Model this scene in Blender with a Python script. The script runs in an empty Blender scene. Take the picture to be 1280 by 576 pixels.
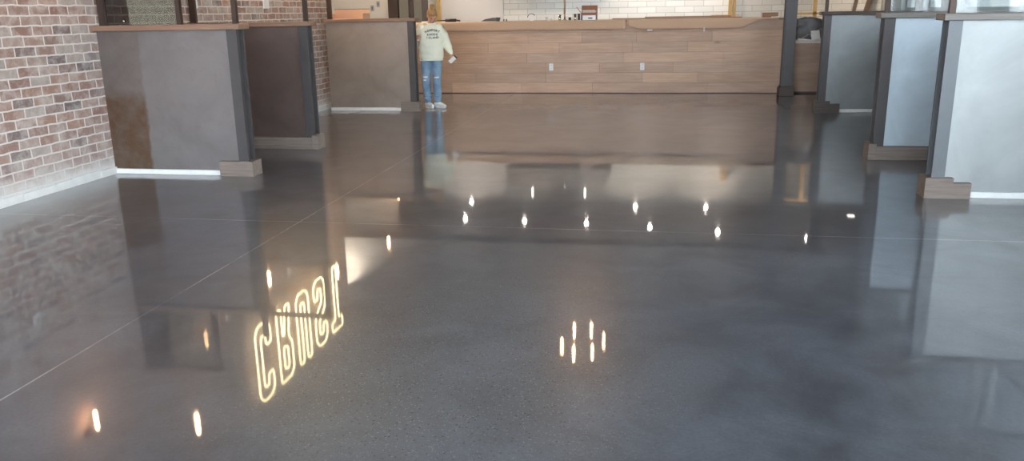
import bpy, bmesh, math, random
from mathutils import Vector, Matrix, noise, Euler
PI = math.pi
random.seed(7)
SC = bpy.context.scene
COL = SC.collection

# ------------------------------------------------------------------ helpers
def link(o, parent=None):
    COL.objects.link(o)
    if parent: o.parent = parent
    return o
def tag(o, label=None, cat=None, group=None, kind=None):
    if label: o['label'] = label
    if cat: o['category'] = cat
    if group: o['group'] = group
    if kind: o['kind'] = kind
    return o
def thing(name, label, cat, loc=(0, 0, 0), rz=0, group=None):
    o = bpy.data.objects.new(name, None); o.empty_display_size = .1
    o.location = loc; o.rotation_euler = (0, 0, rz)
    COL.objects.link(o)
    return tag(o, label, cat, group)
def obj(name, bm, m, parent=None, smooth=False, loc=None):
    me = bpy.data.meshes.new(name)
    bmesh.ops.recalc_face_normals(bm, faces=bm.faces)
    bm.to_mesh(me); bm.free()
    if m: me.materials.append(m)
    if smooth:
        for p in me.polygons: p.use_smooth = True
    o = bpy.data.objects.new(name, me)
    if loc: o.location = loc
    return link(o, parent)
def struct(name, bm, m, parent=None, smooth=False):
    o = obj(name, bm, m, parent, smooth)
    if parent is None: o['kind'] = 'structure'
    return o
def B(): return bmesh.new()
def box(bm, x0, x1, y0, y1, z0, z1, bev=0, mat=None):
    M = Matrix.Translation(((x0+x1)/2, (y0+y1)/2, (z0+z1)/2)) @ Matrix.Diagonal((abs(x1-x0), abs(y1-y0), abs(z1-z0), 1))
    if mat: M = mat @ M
    r = bmesh.ops.create_cube(bm, size=1, matrix=M)
    if bev:
        es = list({e for v in r['verts'] for e in v.link_edges})
        bmesh.ops.bevel(bm, geom=es, offset=bev, segments=2, affect='EDGES', profile=.5)
    return bm
def frame_to(p0, p1):
    d = Vector(p1) - Vector(p0)
    return d.length, Matrix.Translation((Vector(p0)+Vector(p1))/2) @ d.to_track_quat('Z', 'Y').to_matrix().to_4x4()
def rod(bm, p0, p1, r0, r1=None, seg=16):
    L, M = frame_to(p0, p1)
    bmesh.ops.create_cone(bm, cap_ends=True, segments=seg, radius1=r0, radius2=r0 if r1 is None else r1, depth=L, matrix=M)
    return bm
def ball(bm, c, r, seg=16):
    if not hasattr(r, '__len__'): r = (r, r, r)
    bmesh.ops.create_uvsphere(bm, u_segments=seg, v_segments=max(8, seg*3//4), radius=1,
                              matrix=Matrix.Translation(c) @ Matrix.Diagonal((r[0], r[1], r[2], 1)))
    return bm
def lathe(bm, prof, c=(0, 0, 0), seg=24, M=None):
    rings = []
    for r, z in prof:
        rg = []
        for k in range(seg):
            a = 2*PI*k/seg
            p = Vector((r*math.cos(a), r*math.sin(a), z))
            if M: p = M @ p
            rg.append(bm.verts.new(p + Vector(c)))
        rings.append(rg)
    for a, b in zip(rings, rings[1:]):
        for k in range(seg): bm.faces.new((a[k], a[(k+1) % seg], b[(k+1) % seg], b[k]))
    for rg in (rings[0], rings[-1]):
        bm.faces.new(rg)
    return bm
def tube(bm, pts, r, seg=8, closed=False):
    pts = [Vector(p) for p in pts]; n = len(pts); rings = []
    up = None
    for i, p in enumerate(pts):
        if closed: d = pts[(i+1) % n] - pts[i-1]
        else: d = pts[min(i+1, n-1)] - pts[max(i-1, 0)]
        d.normalize()
        if up is None: up = Vector((1, 0, 0)) if abs(d.x) < .8 else Vector((0, 0, 1))
        u = (up - d*up.dot(d)).normalized(); v = d.cross(u); up = u
        rr = r[i] if hasattr(r, '__len__') else r
        rings.append([bm.verts.new(p + (u*math.cos(2*PI*k/seg) + v*math.sin(2*PI*k/seg))*rr) for k in range(seg)])
    m = n if closed else n-1
    for i in range(m):
        a, b = rings[i], rings[(i+1) % n]
        for k in range(seg): bm.faces.new((a[k], a[(k+1) % seg], b[(k+1) % seg], b[k]))
    if not closed:
        bm.faces.new(rings[0]); bm.faces.new(rings[-1])
    return bm
def prism(bm, poly, axis, a, b):
    """poly in the two other axes (order x,y,z without axis), extruded from a to b"""
    def P(u, v, w):
        return {'y': (u, w, v), 'x': (w, u, v), 'z': (u, v, w)}[axis]
    lo = [bm.verts.new(P(u, v, a)) for u, v in poly]; hi = [bm.verts.new(P(u, v, b)) for u, v in poly]
    bm.faces.new(lo); bm.faces.new(hi[::-1])
    for k in range(len(poly)):
        j = (k+1) % len(poly); bm.faces.new((lo[k], lo[j], hi[j], hi[k]))
    return bm
def copy_tree(o, parent=None):
    c = o.copy(); COL.objects.link(c)
    if parent: c.parent = parent
    for ch in list(o.children): copy_tree(ch, c)
    return c

# ------------------------------------------------------------------ materials
class NT:
    def __init__(s, name):
        s.m = bpy.data.materials.new(name); s.m.use_nodes = True
        s.t = s.m.node_tree; s.n = s.t.nodes
        s.p = s.n['Principled BSDF']; s.out = s.n['Material Output']
        s._c = None
    def N(s, typ, **kw):
        x = s.n.new('ShaderNode'+typ)
        for k, v in kw.items():
            if k[0] == 'i' and k[1:].isdigit(): x.inputs[int(k[1:])].default_value = v
            else: setattr(x, k, v)
        return x
    def L(s, a, b): s.t.links.new(a, b); return a
    def co(s, scale=(1, 1, 1), loc=(0, 0, 0)):
        tc = s._c or s.N('TexCoord'); s._c = tc
        mp = s.N('Mapping'); mp.inputs['Scale'].default_value = scale; mp.inputs['Location'].default_value = loc
        s.L(tc.outputs['Object'], mp.inputs['Vector']); return mp.outputs[0]
    def noise(s, v, scale, detail=4, rough=.55, dist=0):
        x = s.N('TexNoise'); x.inputs['Scale'].default_value = scale; x.inputs['Detail'].default_value = detail
        x.inputs['Roughness'].default_value = rough; x.inputs['Distortion'].default_value = dist
        if v is not None: s.L(v, x.inputs['Vector'])
        return x.outputs['Fac']
    def ramp(s, f, stops, interp='LINEAR'):
        r = s.N('ValToRGB'); cr = r.color_ramp; cr.interpolation = interp
        while len(cr.elements) < len(stops): cr.elements.new(.5)
        for e, (p, c) in zip(cr.elements, stops):
            e.position = p
            e.color = (c, c, c, 1) if not hasattr(c, '__len__') else (*c, 1)
        s.L(f, r.inputs[0]); return r.outputs[0]
    def mix(s, f, a, b, mode='MIX'):
        x = s.N('Mix', data_type='RGBA', blend_type=mode)
        for sock, v in ((x.inputs[0], f), (x.inputs[6], a), (x.inputs[7], b)):
            if hasattr(v, 'links') or isinstance(v, bpy.types.NodeSocket): s.L(v, sock)
            elif hasattr(v, '__len__'): sock.default_value = (*v, 1)
            else: sock.default_value = v
        return x.outputs[2]
    def math(s, op, a, b=None, c=None):
        x = s.N('Math', operation=op)
        for i, v in enumerate((a, b, c)):
            if v is None: continue
            if isinstance(v, bpy.types.NodeSocket): s.L(v, x.inputs[i])
            else: x.inputs[i].default_value = v
        return x.outputs[0]
    def bump(s, h, strength=.3, dist=.01):
        b = s.N('Bump'); b.inputs['Strength'].default_value = strength; b.inputs['Distance'].default_value = dist
        s.L(h, b.inputs['Height']); s.L(b.outputs[0], s.p.inputs['Normal'])
    def set(s, **kw):
        for k, v in kw.items():
            k = k.replace('_', ' ')
            i = s.p.inputs[k]
            if isinstance(v, bpy.types.NodeSocket): s.L(v, i)
            elif hasattr(v, '__len__') and len(v) == 3: i.default_value = (*v, 1)
            else: i.default_value = v
        return s
def srgb(r, g, b):
    f = lambda c: (c/255/12.92) if c/255 <= .04045 else ((c/255+.055)/1.055)**2.4
    return (f(r), f(g), f(b))
def plain(name, c, rough=.6, metal=0, var=.12, scale=9, bump=0, **kw):
    t = NT(name); v = t.co()
    f = t.noise(v, scale, 4)
    t.set(Base_Color=t.mix(f, tuple(x*(1-var) for x in c), tuple(min(1, x*(1+var)) for x in c)), Roughness=rough, Metallic=metal, **kw)
    if bump: t.bump(t.noise(v, scale*6, 3), bump, .004)
    return t.m
def glow(name, c, s):
    t = NT(name); t.set(Base_Color=c, Emission_Color=c, Emission_Strength=s, Roughness=.4); return t.m

def wood(name, c0, c1, axis='x', rough=.5, tint=False, gs=1.0):
    t = NT(name)
    sc = {'x': (1.2, 22, 22), 'y': (22, 1.2, 22), 'z': (22, 22, 1.2)}[axis]
    v = t.co(tuple(k*gs for k in sc))
    g = t.noise(v, 1.6, 6, .6, .6)
    big = t.noise(t.co((.8, .8, 2.0)), 1.5, 3)
    col = t.mix(t.ramp(g, [(.3, 0), (.7, 1)]), c0, c1)
    col = t.mix(t.math('MULTIPLY', t.ramp(big, [(.35, 0), (.65, 1)]), .35), col, tuple(k*.7 for k in c0))
    if tint:
        a = t.N('Attribute', attribute_name='tint')
        col = t.mix(.75, col, a.outputs['Color'], 'MULTIPLY')
    # knots
    vo = t.N('TexVoronoi'); vo.inputs['Scale'].default_value = 1; t.L(t.co((1.1, 1.1, 3.1)), vo.inputs['Vector'])
    kn = t.ramp(vo.outputs['Distance'], [(.0, 1), (.05, .8), (.09, 0)])
    col = t.mix(t.math('MULTIPLY', kn, .55), col, tuple(k*.25 for k in c0))
    t.set(Base_Color=col, Roughness=rough)
    t.bump(g, .15, .003)
    return t.m

def brick_material():
    t = NT('whitewashed_brick')
    tc = t.N('TexCoord'); sx = t.N('SeparateXYZ'); t.L(tc.outputs['Object'], sx.inputs[0])
    cb = t.N('CombineXYZ'); t.L(sx.outputs['Y'], cb.inputs[0]); t.L(sx.outputs['Z'], cb.inputs[1])
    nz = t.N('TexNoise'); nz.inputs['Scale'].default_value = 9; nz.inputs['Detail'].default_value = 3; t.L(tc.outputs['Object'], nz.inputs['Vector'])
    sub = t.N('VectorMath', operation='SUBTRACT'); t.L(nz.outputs['Color'], sub.inputs[0]); sub.inputs[1].default_value = (.5, .5, .5)
    scl = t.N('VectorMath', operation='SCALE'); t.L(sub.outputs[0], scl.inputs[0]); scl.inputs['Scale'].default_value = .022
    add = t.N('VectorMath', operation='ADD'); t.L(cb.outputs[0], add.inputs[0]); t.L(scl.outputs[0], add.inputs[1])
    def br(c1, c2):
        b = t.N('TexBrick'); t.L(add.outputs[0], b.inputs['Vector'])
        b.offset = .5; b.inputs['Scale'].default_value = 1
        b.inputs['Brick Width'].default_value = .245; b.inputs['Row Height'].default_value = .0853
        b.inputs['Mortar Size'].default_value = .0085; b.inputs['Mortar Smooth'].default_value = .25
        b.inputs['Color1'].default_value = c1; b.inputs['Color2'].default_value = c2; b.inputs['Mortar'].default_value = (.5, .5, .5, 1)
        return b
    b = br((0, 0, 0, 1), (1, 1, 1, 1))
    col = t.ramp(b.outputs['Color'], [(0, srgb(104, 98, 100)), (.10, srgb(150, 122, 112)), (.32, srgb(166, 138, 124)), (.5, srgb(144, 110, 100)),
                                      (.66, srgb(166, 132, 114)), (.82, srgb(166, 150, 142)), (.95, srgb(176, 164, 156)), (1, srgb(106, 100, 104))])
    v = t.co()
    n1 = t.noise(v, 26, 5, .65)
    col = t.mix(t.ramp(n1, [(.35, 0), (.75, .40)]), col, srgb(140, 112, 104))
    wsh = t.noise(v, 7, 6, .7, .4)
    col = t.mix(t.ramp(wsh, [(.44, 0), (.68, .7)]), col, srgb(206, 195, 189))
    mort = t.mix(t.noise(v, 30, 4), srgb(208, 199, 194), srgb(230, 223, 218))
    full = t.mix(b.outputs['Fac'], col, mort)
    # white splashes of wash low on the wall
    zz = t.math('ADD', sx.outputs['Z'], t.math('MULTIPLY', t.noise(v, 12, 4), -.16))
    low = t.ramp(zz, [(.0, .95), (.06, .6), (.16, .12), (.5, 0)])
    full = t.mix(low, full, srgb(214, 211, 208))
    t.set(Base_Color=full, Roughness=.85)
    h = t.math('SUBTRACT', t.math('MULTIPLY', n1, .35), b.outputs['Fac'])
    t.bump(h, .8, .010)
    return t.m

def floor_material():
    t = NT('polished_concrete')
    tc = t.N('TexCoord'); sx = t.N('SeparateXYZ'); t.L(tc.outputs['Object'], sx.inputs[0])
    v = t.co()
    big = t.noise(v, .55, 6, .6, .8)
    mid = t.noise(v, 2.4, 7, .66, .5)
    col = t.mix(t.ramp(big, [(.35, 0), (.65, 1)]), FLOOR_A, FLOOR_B)
    col = t.mix(t.ramp(mid, [(.32, .8), (.6, 0)]), col, tuple(k*.55 for k in FLOOR_A))
    fine = t.noise(v, 60, 4, .7)
    col = t.mix(t.ramp(fine, [(.38, .35), (.62, 0)]), col, tuple(k*.5 for k in FLOOR_A))
    # aggregate showing in patches
    wn_ = t.N('CombineXYZ'); t.L(t.math('DIVIDE', t.math('ADD', sx.outputs['X'], .75), 1.1), wn_.inputs[0]); t.L(t.math('DIVIDE', t.math('SUBTRACT', sx.outputs['Y'], 3.4), 1.6), wn_.inputs[1])
    ln = t.N('VectorMath', operation='LENGTH'); t.L(wn_.outputs[0], ln.inputs[0])
    patch = t.ramp(t.math('ADD', ln.outputs['Value'], t.math('MULTIPLY', t.math('SUBTRACT', big, .5), 1.6)), [(.45, 1), (1.15, 0)])
    col = t.mix(t.math('MULTIPLY', patch, .35), col, (.16, .15, .14))
    for sc, c, lo, k in ((95, (.34, .34, .35), .16, .6), (80, (.02, .02, .025), .22, .8), (150, (.3, .3, .3), .2, .6)):
        vo = t.N('TexVoronoi'); vo.inputs['Scale'].default_value = sc; t.L(v, vo.inputs['Vector'])
        sel = t.N('TexWhiteNoise', noise_dimensions='3D'); t.L(vo.outputs['Position'], sel.inputs['Vector'])
        pick = t.ramp(sel.outputs['Value'], [(.84, 0), (.85, 1)], 'CONSTANT')
        dot = t.ramp(vo.outputs['Distance'], [(lo, 1), (lo+.2, 0)])
        f = t.math('MULTIPLY', t.math('MULTIPLY', pick, dot), t.math('MULTIPLY', t.math('ADD', patch, .12), k))
        col = t.mix(f, col, c)
    # saw-cut joints
    wob = t.math('MULTIPLY', t.math('SUBTRACT', t.noise(v, 3, 3), .5), .01)
    def line(axis, pos):
        d = t.math('ABSOLUTE', t.math('SUBTRACT', t.math('ADD', sx.outputs[axis], wob), pos))
        return t.ramp(d, [(.0, 1), (.0028, 1), (.0045, 0)])
    j = t.math('MAXIMUM', line('X', -2.6), line('Y', 5.63))
    brk = t.ramp(t.noise(v, 2.2, 5, .7), [(.38, .12), (.6, .95)])
    col = t.mix(t.math('MULTIPLY', j, brk), col, (.50, .48, .46))
    rn = t.noise(v, 3.5, 5, .6)
    t.set(Base_Color=col, Roughness=.32, Specular_IOR_Level=.3, Coat_Weight=.9, Coat_IOR=1.66)
    t.L(t.ramp(rn, [(.3, .020), (.7, .040)]), t.p.inputs['Coat Roughness'])
    b = t.N('Bump'); b.inputs['Strength'].default_value = .10; b.inputs['Distance'].default_value = .0015
    t.L(t.math('ADD', t.noise(v, 2.5, 3), t.math('MULTIPLY', patch, t.math('MULTIPLY', fine, .25))), b.inputs['Height'])
    t.L(b.outputs[0], t.p.inputs['Normal']); 
    b2 = t.N('Bump'); b2.inputs['Strength'].default_value = .010; b2.inputs['Distance'].default_value = .0012
    t.L(t.noise(v, 4, 3), b2.inputs['Height']); t.L(b2.outputs[0], t.p.inputs['Coat Normal'])
    return t.m
FLOOR_A = srgb(75, 77, 83); FLOOR_B = srgb(99, 103, 110)

def steel_panel(name, c, mottle, rx=None, metal=.75, rough=.38):
    """hot rolled sheet; rust = colour of patina mottling, rx = object-space x below which the brown patch sits"""
    t = NT(name); v = t.co()
    n1 = t.noise(v, 1.6, 5, .6, .5); n2 = t.noise(v, 7, 6, .7, .2)
    col = t.mix(t.ramp(n1, [(.3, 0), (.7, 1)]), tuple(k*.82 for k in c), tuple(min(1, k*1.15) for k in c))
    col = t.mix(t.ramp(n2, [(.5, 0), (.8, .18)]), col, mottle)
    if rx is not None:  # brown patch on one side, thinning upward
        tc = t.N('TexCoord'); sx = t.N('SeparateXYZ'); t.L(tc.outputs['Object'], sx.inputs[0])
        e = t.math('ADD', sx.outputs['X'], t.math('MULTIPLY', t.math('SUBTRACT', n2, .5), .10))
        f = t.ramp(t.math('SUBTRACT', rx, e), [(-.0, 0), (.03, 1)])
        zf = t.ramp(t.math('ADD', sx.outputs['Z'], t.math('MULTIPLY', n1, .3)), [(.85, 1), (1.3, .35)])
        col = t.mix(t.math('MULTIPLY', t.math('MULTIPLY', f, zf), t.ramp(n2, [(.25, .55), (.6, 1)])), col, mottle)
    t.set(Base_Color=col, Metallic=metal, Roughness=t.ramp(n2, [(.2, rough-.05), (.8, rough+.1)]))
    t.bump(n1, .06, .01)
    return t.m

def tile_material():
    t = NT('white_subway_tile')
    tc = t.N('TexCoord'); sx = t.N('SeparateXYZ'); t.L(tc.outputs['Object'], sx.inputs[0])
    cb = t.N('CombineXYZ'); t.L(sx.outputs['X'], cb.inputs[0]); t.L(sx.outputs['Z'], cb.inputs[1])
    b = t.N('TexBrick'); t.L(cb.outputs[0], b.inputs['Vector']); b.offset = .5
    b.inputs['Scale'].default_value = 1; b.inputs['Brick Width'].default_value = .42; b.inputs['Row Height'].default_value = .13
    b.inputs['Mortar Size'].default_value = .005; b.inputs['Mortar Smooth'].default_value = .1
    b.inputs['Color1'].default_value = (*srgb(226, 220, 208), 1); b.inputs['Color2'].default_value = (*srgb(238, 234, 224), 1)
    b.inputs['Mortar'].default_value = (*srgb(190, 182, 168), 1)
    t.set(Base_Color=b.outputs['Color'], Roughness=.22)
    t.bump(t.math('MULTIPLY', b.outputs['Fac'], -1), .5, .004)
    return t.m

def glass_material(name, tint=(1, 1, 1), refl=.12, rough=.02, op=0.0, opc=(.5, .55, .52)):
    t = NT(name)
    tr = t.N('BsdfTransparent'); tr.inputs[0].default_value = (*tint, 1)
    gl = t.N('BsdfGlossy'); gl.inputs['Roughness'].default_value = rough
    lw = t.N('LayerWeight'); lw.inputs[0].default_value = .35
    f = t.math('ADD', t.math('MULTIPLY', lw.outputs['Fresnel'], .35), refl)
    mx = t.N('MixShader'); t.L(f, mx.inputs[0]); t.L(tr.outputs[0], mx.inputs[1]); t.L(gl.outputs[0], mx.inputs[2])
    last = mx
    if op:
        df = t.N('BsdfDiffuse'); df.inputs[0].default_value = (*opc, 1)
        m2 = t.N('MixShader'); m2.inputs[0].default_value = op; t.L(mx.outputs[0], m2.inputs[1]); t.L(df.outputs[0], m2.inputs[2]); last = m2
    t.L(last.outputs[0], t.out.inputs['Surface'])
    return t.m

M = {}
M['brick'] = brick_material(); M['floor'] = floor_material(); M['tile'] = tile_material()
M['drywall'] = plain('white_drywall', srgb(228, 222, 212), .8, var=.04, scale=1.5)
M['paint_white'] = plain('smooth_white_paint', srgb(222, 214, 206), .55, var=.03, scale=1)
M['ceiling'] = plain('grey_ceiling_paint', srgb(132, 140, 148), .85, var=.08, scale=1)
M['bulkhead'] = plain('soffit_paint', srgb(150, 148, 146), .8, var=.05, scale=1)
M['wallgrey'] = plain('grey_wall_paint', srgb(170, 172, 172), .8, var=.05, scale=1)
M['plaster'] = plain('white_base_plaster', srgb(222, 222, 220), .7, var=.12, scale=14, bump=.5)
M['foam'] = plain('white_base_strip', srgb(232, 234, 234), .5, var=.1, scale=20)
M['steel_dark'] = plain('dark_blued_steel', srgb(82, 79, 80), .4, .3, var=.2, scale=6)
M['steel_grey'] = plain('grey_steel', srgb(98, 103, 106), .4, .3, var=.15, scale=6)
M['rail'] = plain('dark_bronze_rail', srgb(70, 58, 52), .45, .5, var=.15)
M['cap'] = wood('stained_cap_wood', srgb(126, 98, 82), srgb(156, 124, 104), 'x', .4)
M['cap_daylit'] = wood('daylit_cap_wood', srgb(104, 98, 92), srgb(134, 128, 122), 'x', .35)  # same cap wood, cool daylight painted in as a greyer colour
M['plinth'] = wood('weathered_plinth_wood', srgb(108, 97, 90), srgb(142, 129, 120), 'x', .6, gs=1.3)
M['plinth_dark'] = wood('dark_plinth_wood', srgb(74, 66, 62), srgb(98, 88, 84), 'x', .6)
M['bar'] = wood('light_oak_planks', srgb(194, 160, 136), srgb(218, 188, 166), 'x', .5, tint=True)
M['toe'] = plain('dark_toe_kick', srgb(84, 72, 66), .6)
M['kraft'] = plain('brown_kraft_paper', srgb(204, 170, 142), .75, var=.06, scale=3, bump=.25)
M['lumber'] = wood('new_lumber', srgb(206, 164, 104), srgb(226, 190, 130), 'z', .6)
M['board'] = wood('brown_trim_board', srgb(140, 104, 76), srgb(172, 134, 102), 'x', .5)
M['board_z'] = wood('brown_leaning_board', srgb(96, 78, 64), srgb(124, 104, 88), 'z', .5)
M['cardboard'] = plain('cardboard', srgb(196, 148, 108), .8, var=.06, scale=5)
M['copper'] = plain('warm_brown_box_board', srgb(222, 182, 152), .6, var=.08, scale=4)
M['white_plastic'] = plain('white_plastic', srgb(232, 234, 236), .35, var=.02)
M['black_plastic'] = plain('black_plastic', srgb(34, 32, 34), .35, var=.1)
M['paper'] = plain('white_paper', srgb(230, 226, 222), .7, var=.04)
M['chrome'] = plain('brushed_chrome', srgb(210, 205, 198), .22, 1)
M['hood'] = plain('stainless_hood_steel', srgb(120, 112, 104), .35, .7, var=.1, scale=2)
M['plastic_film'] = plain('grey_plastic_film', srgb(92, 90, 92), .22, 0, var=.5, scale=18, bump=1)
M['brass'] = plain('aged_brass', srgb(120, 92, 58), .35, .9)
M['outside'] = plain('pale_stucco', srgb(214, 206, 180), .8, var=.06)
M['pavement'] = plain('pavement', srgb(150, 152, 154), .8)
M['window_frame'] = plain('grey_window_frame', srgb(96, 100, 100), .45, .3)
M['glass'] = glass_material('clear_window_glass')
M['glass_dark_refl'] = glass_material('dark_reflection_glass', (.30, .25, .22), .10, .04)  # dark half of one pane, its dim reflection put into the tint
M['glass_bright_refl'] = glass_material('bright_reflection_glass', (.6, .64, .58), .14, .03, .42, srgb(140, 140, 128))  # other half of that pane, bright reflection painted as a diffuse layer
M['glass_q'] = glass_material('hazy_partition_glass', (.9, .92, .92), .03, .05, .10, srgb(176, 188, 190))
M['bulb'] = glow('amber_filament_bulb', (1, .58, .28), 85)
M['neon'] = glow('warm_neon_tube', (1, .80, .42), 12)
M['can'] = glow('downlight_diffuser', (1, .94, .88), 85)
M['lamp_soft'] = glow('soft_lamp_diffuser', (1, .90, .78), 9)

# ------------------------------------------------------------------ camera (solved from the photograph's vanishing points)
Rm = Matrix(((0.98582169, 0.02775526, -0.16548485), (0.16703569, -0.25612139, 0.95210342), (-0.01595833, -0.96624608, -0.25712614)))
cd = bpy.data.cameras.new('camera'); cam = bpy.data.objects.new('camera', cd); COL.objects.link(cam)
cd.sensor_width = 36; cd.lens = 1026/1280*36; cd.clip_start = .05
c0, c1, c2 = Rm.col[0], -Rm.col[1], -Rm.col[2]
cam.matrix_world = Matrix(((c0[0], c1[0], c2[0], 0), (c0[1], c1[1], c2[1], 0), (c0[2], c1[2], c2[2], 1.5), (0, 0, 0, 1)))
SC.camera = cam

# ------------------------------------------------------------------ room shell
XL, XR, YF, YB, ZC = -5.3, 3.7, -3.2, 19.5, 4.4
struct('floor', box(B(), -8.7, 6.3, YF-.2, YB+.2, -.12, 0), M['floor'])
struct('wall_left', box(B(), XL-.22, XL, YF, 13.25, 0, ZC), M['brick'])
bm = B(); n = 80                                      # ragged band of wash and sealant along the foot of the brick
for k in range(n):
    y0 = YF + (13.25-YF)*k/n; y1 = YF + (13.25-YF)*(k+1)/n
    box(bm, XL-.01, XL+.018+.006*random.random(), y0, y1, 0, .07+.02*noise.noise((y0*1.7, 0, 0)))
struct('baseboard_left', bm, M['plaster'])
struct('ceiling', box(B(), -8.7, 6.3, YF-.2, 16.1, ZC, ZC+.12), M['ceiling'])
struct('ceiling_kitchen', box(B(), -8.7, 6.3, 16.1, YB+.2, 3.0, 3.1), M['bulkhead'])
struct('wall_bulkhead', box(B(), -8.7, 6.3, 16.1, 16.2, 3.0, ZC+.12), M['bulkhead'])
# back of the house
bm = B(); box(bm, -3.5, 4.8, YB, YB+.15, 0, 3.0); struct('wall_back', bm, M['tile'])
struct('wall_back_left', box(B(), -5.1, -3.5, YB-.06, YB+.15, 0, 3.0), M['paint_white'])
struct('wall_back_hall', box(B(), -8.7, -5.1, YB, YB+.15, 0, 3.0), M['drywall'])
struct('wall_back_right', box(B(), 4.8, 6.3, YB-.1, YB+.15, 0, 3.0), M['wallgrey'])
struct('wall_alcove', box(B(), -8.5, -5.46, 17.0, 17.12, 0, 3.0), M['drywall'])
struct('wall_alcove_left', box(B(), -8.7, -8.5, 13.2, YB, 0, ZC), M['drywall'])
struct('wall_alcove_front', box(B(), -8.5, XL-.22, 13.1, 13.25, 0, ZC), M['drywall'])
struct('wall_right_kitchen', box(B(), 6.1, 6.3, 14.4, YB, 0, ZC), M['wallgrey'])
struct('wall_return', box(B(), XR, 6.3, 14.4, 14.52, 0, ZC), M['wallgrey'])

def window_wall(name, fixed_axis, c, thick, spans, z_lo, lo, hi, openings, m):
    """wall along the other axis from lo to hi with openings (a, b, z0, z1)"""
    bm = B()
    def bx(a, b, z0, z1):
        if b-a < 1e-4 or z1-z0 < 1e-4: return
        if fixed_axis == 'x': box(bm, c, c+thick, a, b, z0, z1)
        else: box(bm, a, b, c, c+thick, z0, z1)
    cur = lo
    for a, b, z0, z1 in sorted(openings):
        bx(cur, a, 0, ZC); bx(a, b, 0, z0); bx(a, b, z1, ZC); cur = b
    bx(cur, hi, 0, ZC)
    return struct(name, bm, m)
right_open = [(-2.6, .2, .35, 3.7), (.6, 3.3, .35, 3.7), (3.7, 5.9, .9, 3.7), (7.4, 9.3, 1.42, 3.2), (9.55, 11.35, 1.42, 3.2), (12.0, 12.75, 1.42, 3.2), (12.95, 13.85, 1.42, 3.2)]
window_wall('wall_right', 'x', XR, .2, None, 0, YF, 14.4, right_open, M['wallgrey'])
front_open = [(-5.1, -2.2, .3, 4.2), (-2.0, .9, .1, 4.2), (1.1, 3.5, .3, 4.2)]
window_wall('wall_front', 'y', YF-.2, .2, None, 0, XL-.22, XR+.2, front_open, M['wallgrey'])
wn = 0
def window_set(axis, c, a, b, z0, z1, nx=1, nz=1):
    global wn; wn += 1
    bm = B(); w = .05
    def bx(u0, u1, v0, v1, d0=0, d1=.06):
        if axis == 'x': box(bm, c+.07+d0, c+.07+d1, u0, u1, v0, v1)
        else: box(bm, u0, u1, c+.07+d0, c+.07+d1, v0, v1)
    bx(a, b, z0, z0+w); bx(a, b, z1-w, z1); bx(a, a+w, z0+w, z1-w); bx(b-w, b, z0+w, z1-w)
    for i in range(1, nx): u = a+(b-a)*i/nx; bx(u-.025, u+.025, z0+w, z1-w)
    for i in range(1, nz): v = z0+(z1-z0)*i/nz; bx(a+w, b-w, v-.02, v+.02)
    f = struct('window_%d' % wn, bm, M['window_frame'])
    g = B()
    if axis == 'x': box(g, c+.095, c+.105, a+.02, b-.02, z0+.02, z1-.02)
    else: box(g, a+.02, b-.02, c+.095, c+.105, z0+.02, z1-.02)
    obj('window_glass', g, M['glass'], f)
    # daylight portal: helps the sky find its way through the opening, gives off nothing itself
    ld = bpy.data.lights.new('portal', 'AREA'); ld.shape = 'RECTANGLE'; ld.size = b-a; ld.size_y = z1-z0
    try: ld.cycles.is_portal = True
    except Exception: pass
    lo = bpy.data.objects.new('daylight_portal', ld); COL.objects.link(lo)
    if axis == 'x':
        lo.location = (c+.19, (a+b)/2, (z0+z1)/2); lo.rotation_euler = (PI/2, 0, PI/2)
    else:
        lo.location = ((a+b)/2, c+.01, (z0+z1)/2); lo.rotation_euler = (PI/2, 0, PI)
for (a, b, z0, z1) in right_open[:3]: window_set('x', XR, a, b, z0, z1, 2, 1)
for (a, b, z0, z1) in right_open[3:]: window_set('x', XR, a, b, z0, z1, 1, 2 if z0 > 1 else 1)
for (a, b, z0, z1) in front_open: window_set('y', YF-.2, a, b, z0, z1, 2, 1)
# outside
struct('ground_outside', box(B(), -30, 40, -40, 40, -.4, -.13), M['pavement'])
nb = thing('neighbouring_building', 'pale cream building seen through the windows behind the right partitions', 'building', (16, 14, -.13))
obj('facade', box(B(), 0, 5, -14, 12, 0, 6), M['outside'], nb)
obj('roof', box(B(), -.2, 5.2, -14.2, 12.2, 6, 6.3), M['wallgrey'], nb)
for k in range(5): 
    f = obj('shopfront', box(B(), -.06, .0, -12+4.6*k, -9.6+4.6*k, .4, 2.4), M['window_frame'], nb)
    obj('pane', box(B(), -.08, -.06, -11.85+4.6*k, -9.75+4.6*k, .55, 2.25), M['glass'], f)

# ------------------------------------------------------------------ booth partitions
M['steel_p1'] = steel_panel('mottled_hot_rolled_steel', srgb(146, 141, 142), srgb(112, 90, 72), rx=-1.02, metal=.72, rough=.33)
M['steel_p2'] = steel_panel('dark_brown_steel', srgb(134, 118, 112), srgb(110, 84, 70), metal=.65, rough=.32)
M['steel_p3'] = steel_panel('taupe_steel', srgb(158, 146, 138), srgb(150, 126, 110), metal=.4, rough=.42)
M['steel_q'] = steel_panel('pale_galvanised_steel', srgb(164, 169, 169), srgb(148, 152, 149), metal=.3, rough=.42)
M['steel_q2'] = steel_panel('blue_grey_galvanised_steel', srgb(196, 210, 220), srgb(176, 188, 192), metal=.35, rough=.40)
M['steel_q3'] = steel_panel('slate_steel', srgb(150, 156, 158), srgb(126, 130, 132), metal=.4, rough=.4)

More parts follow.
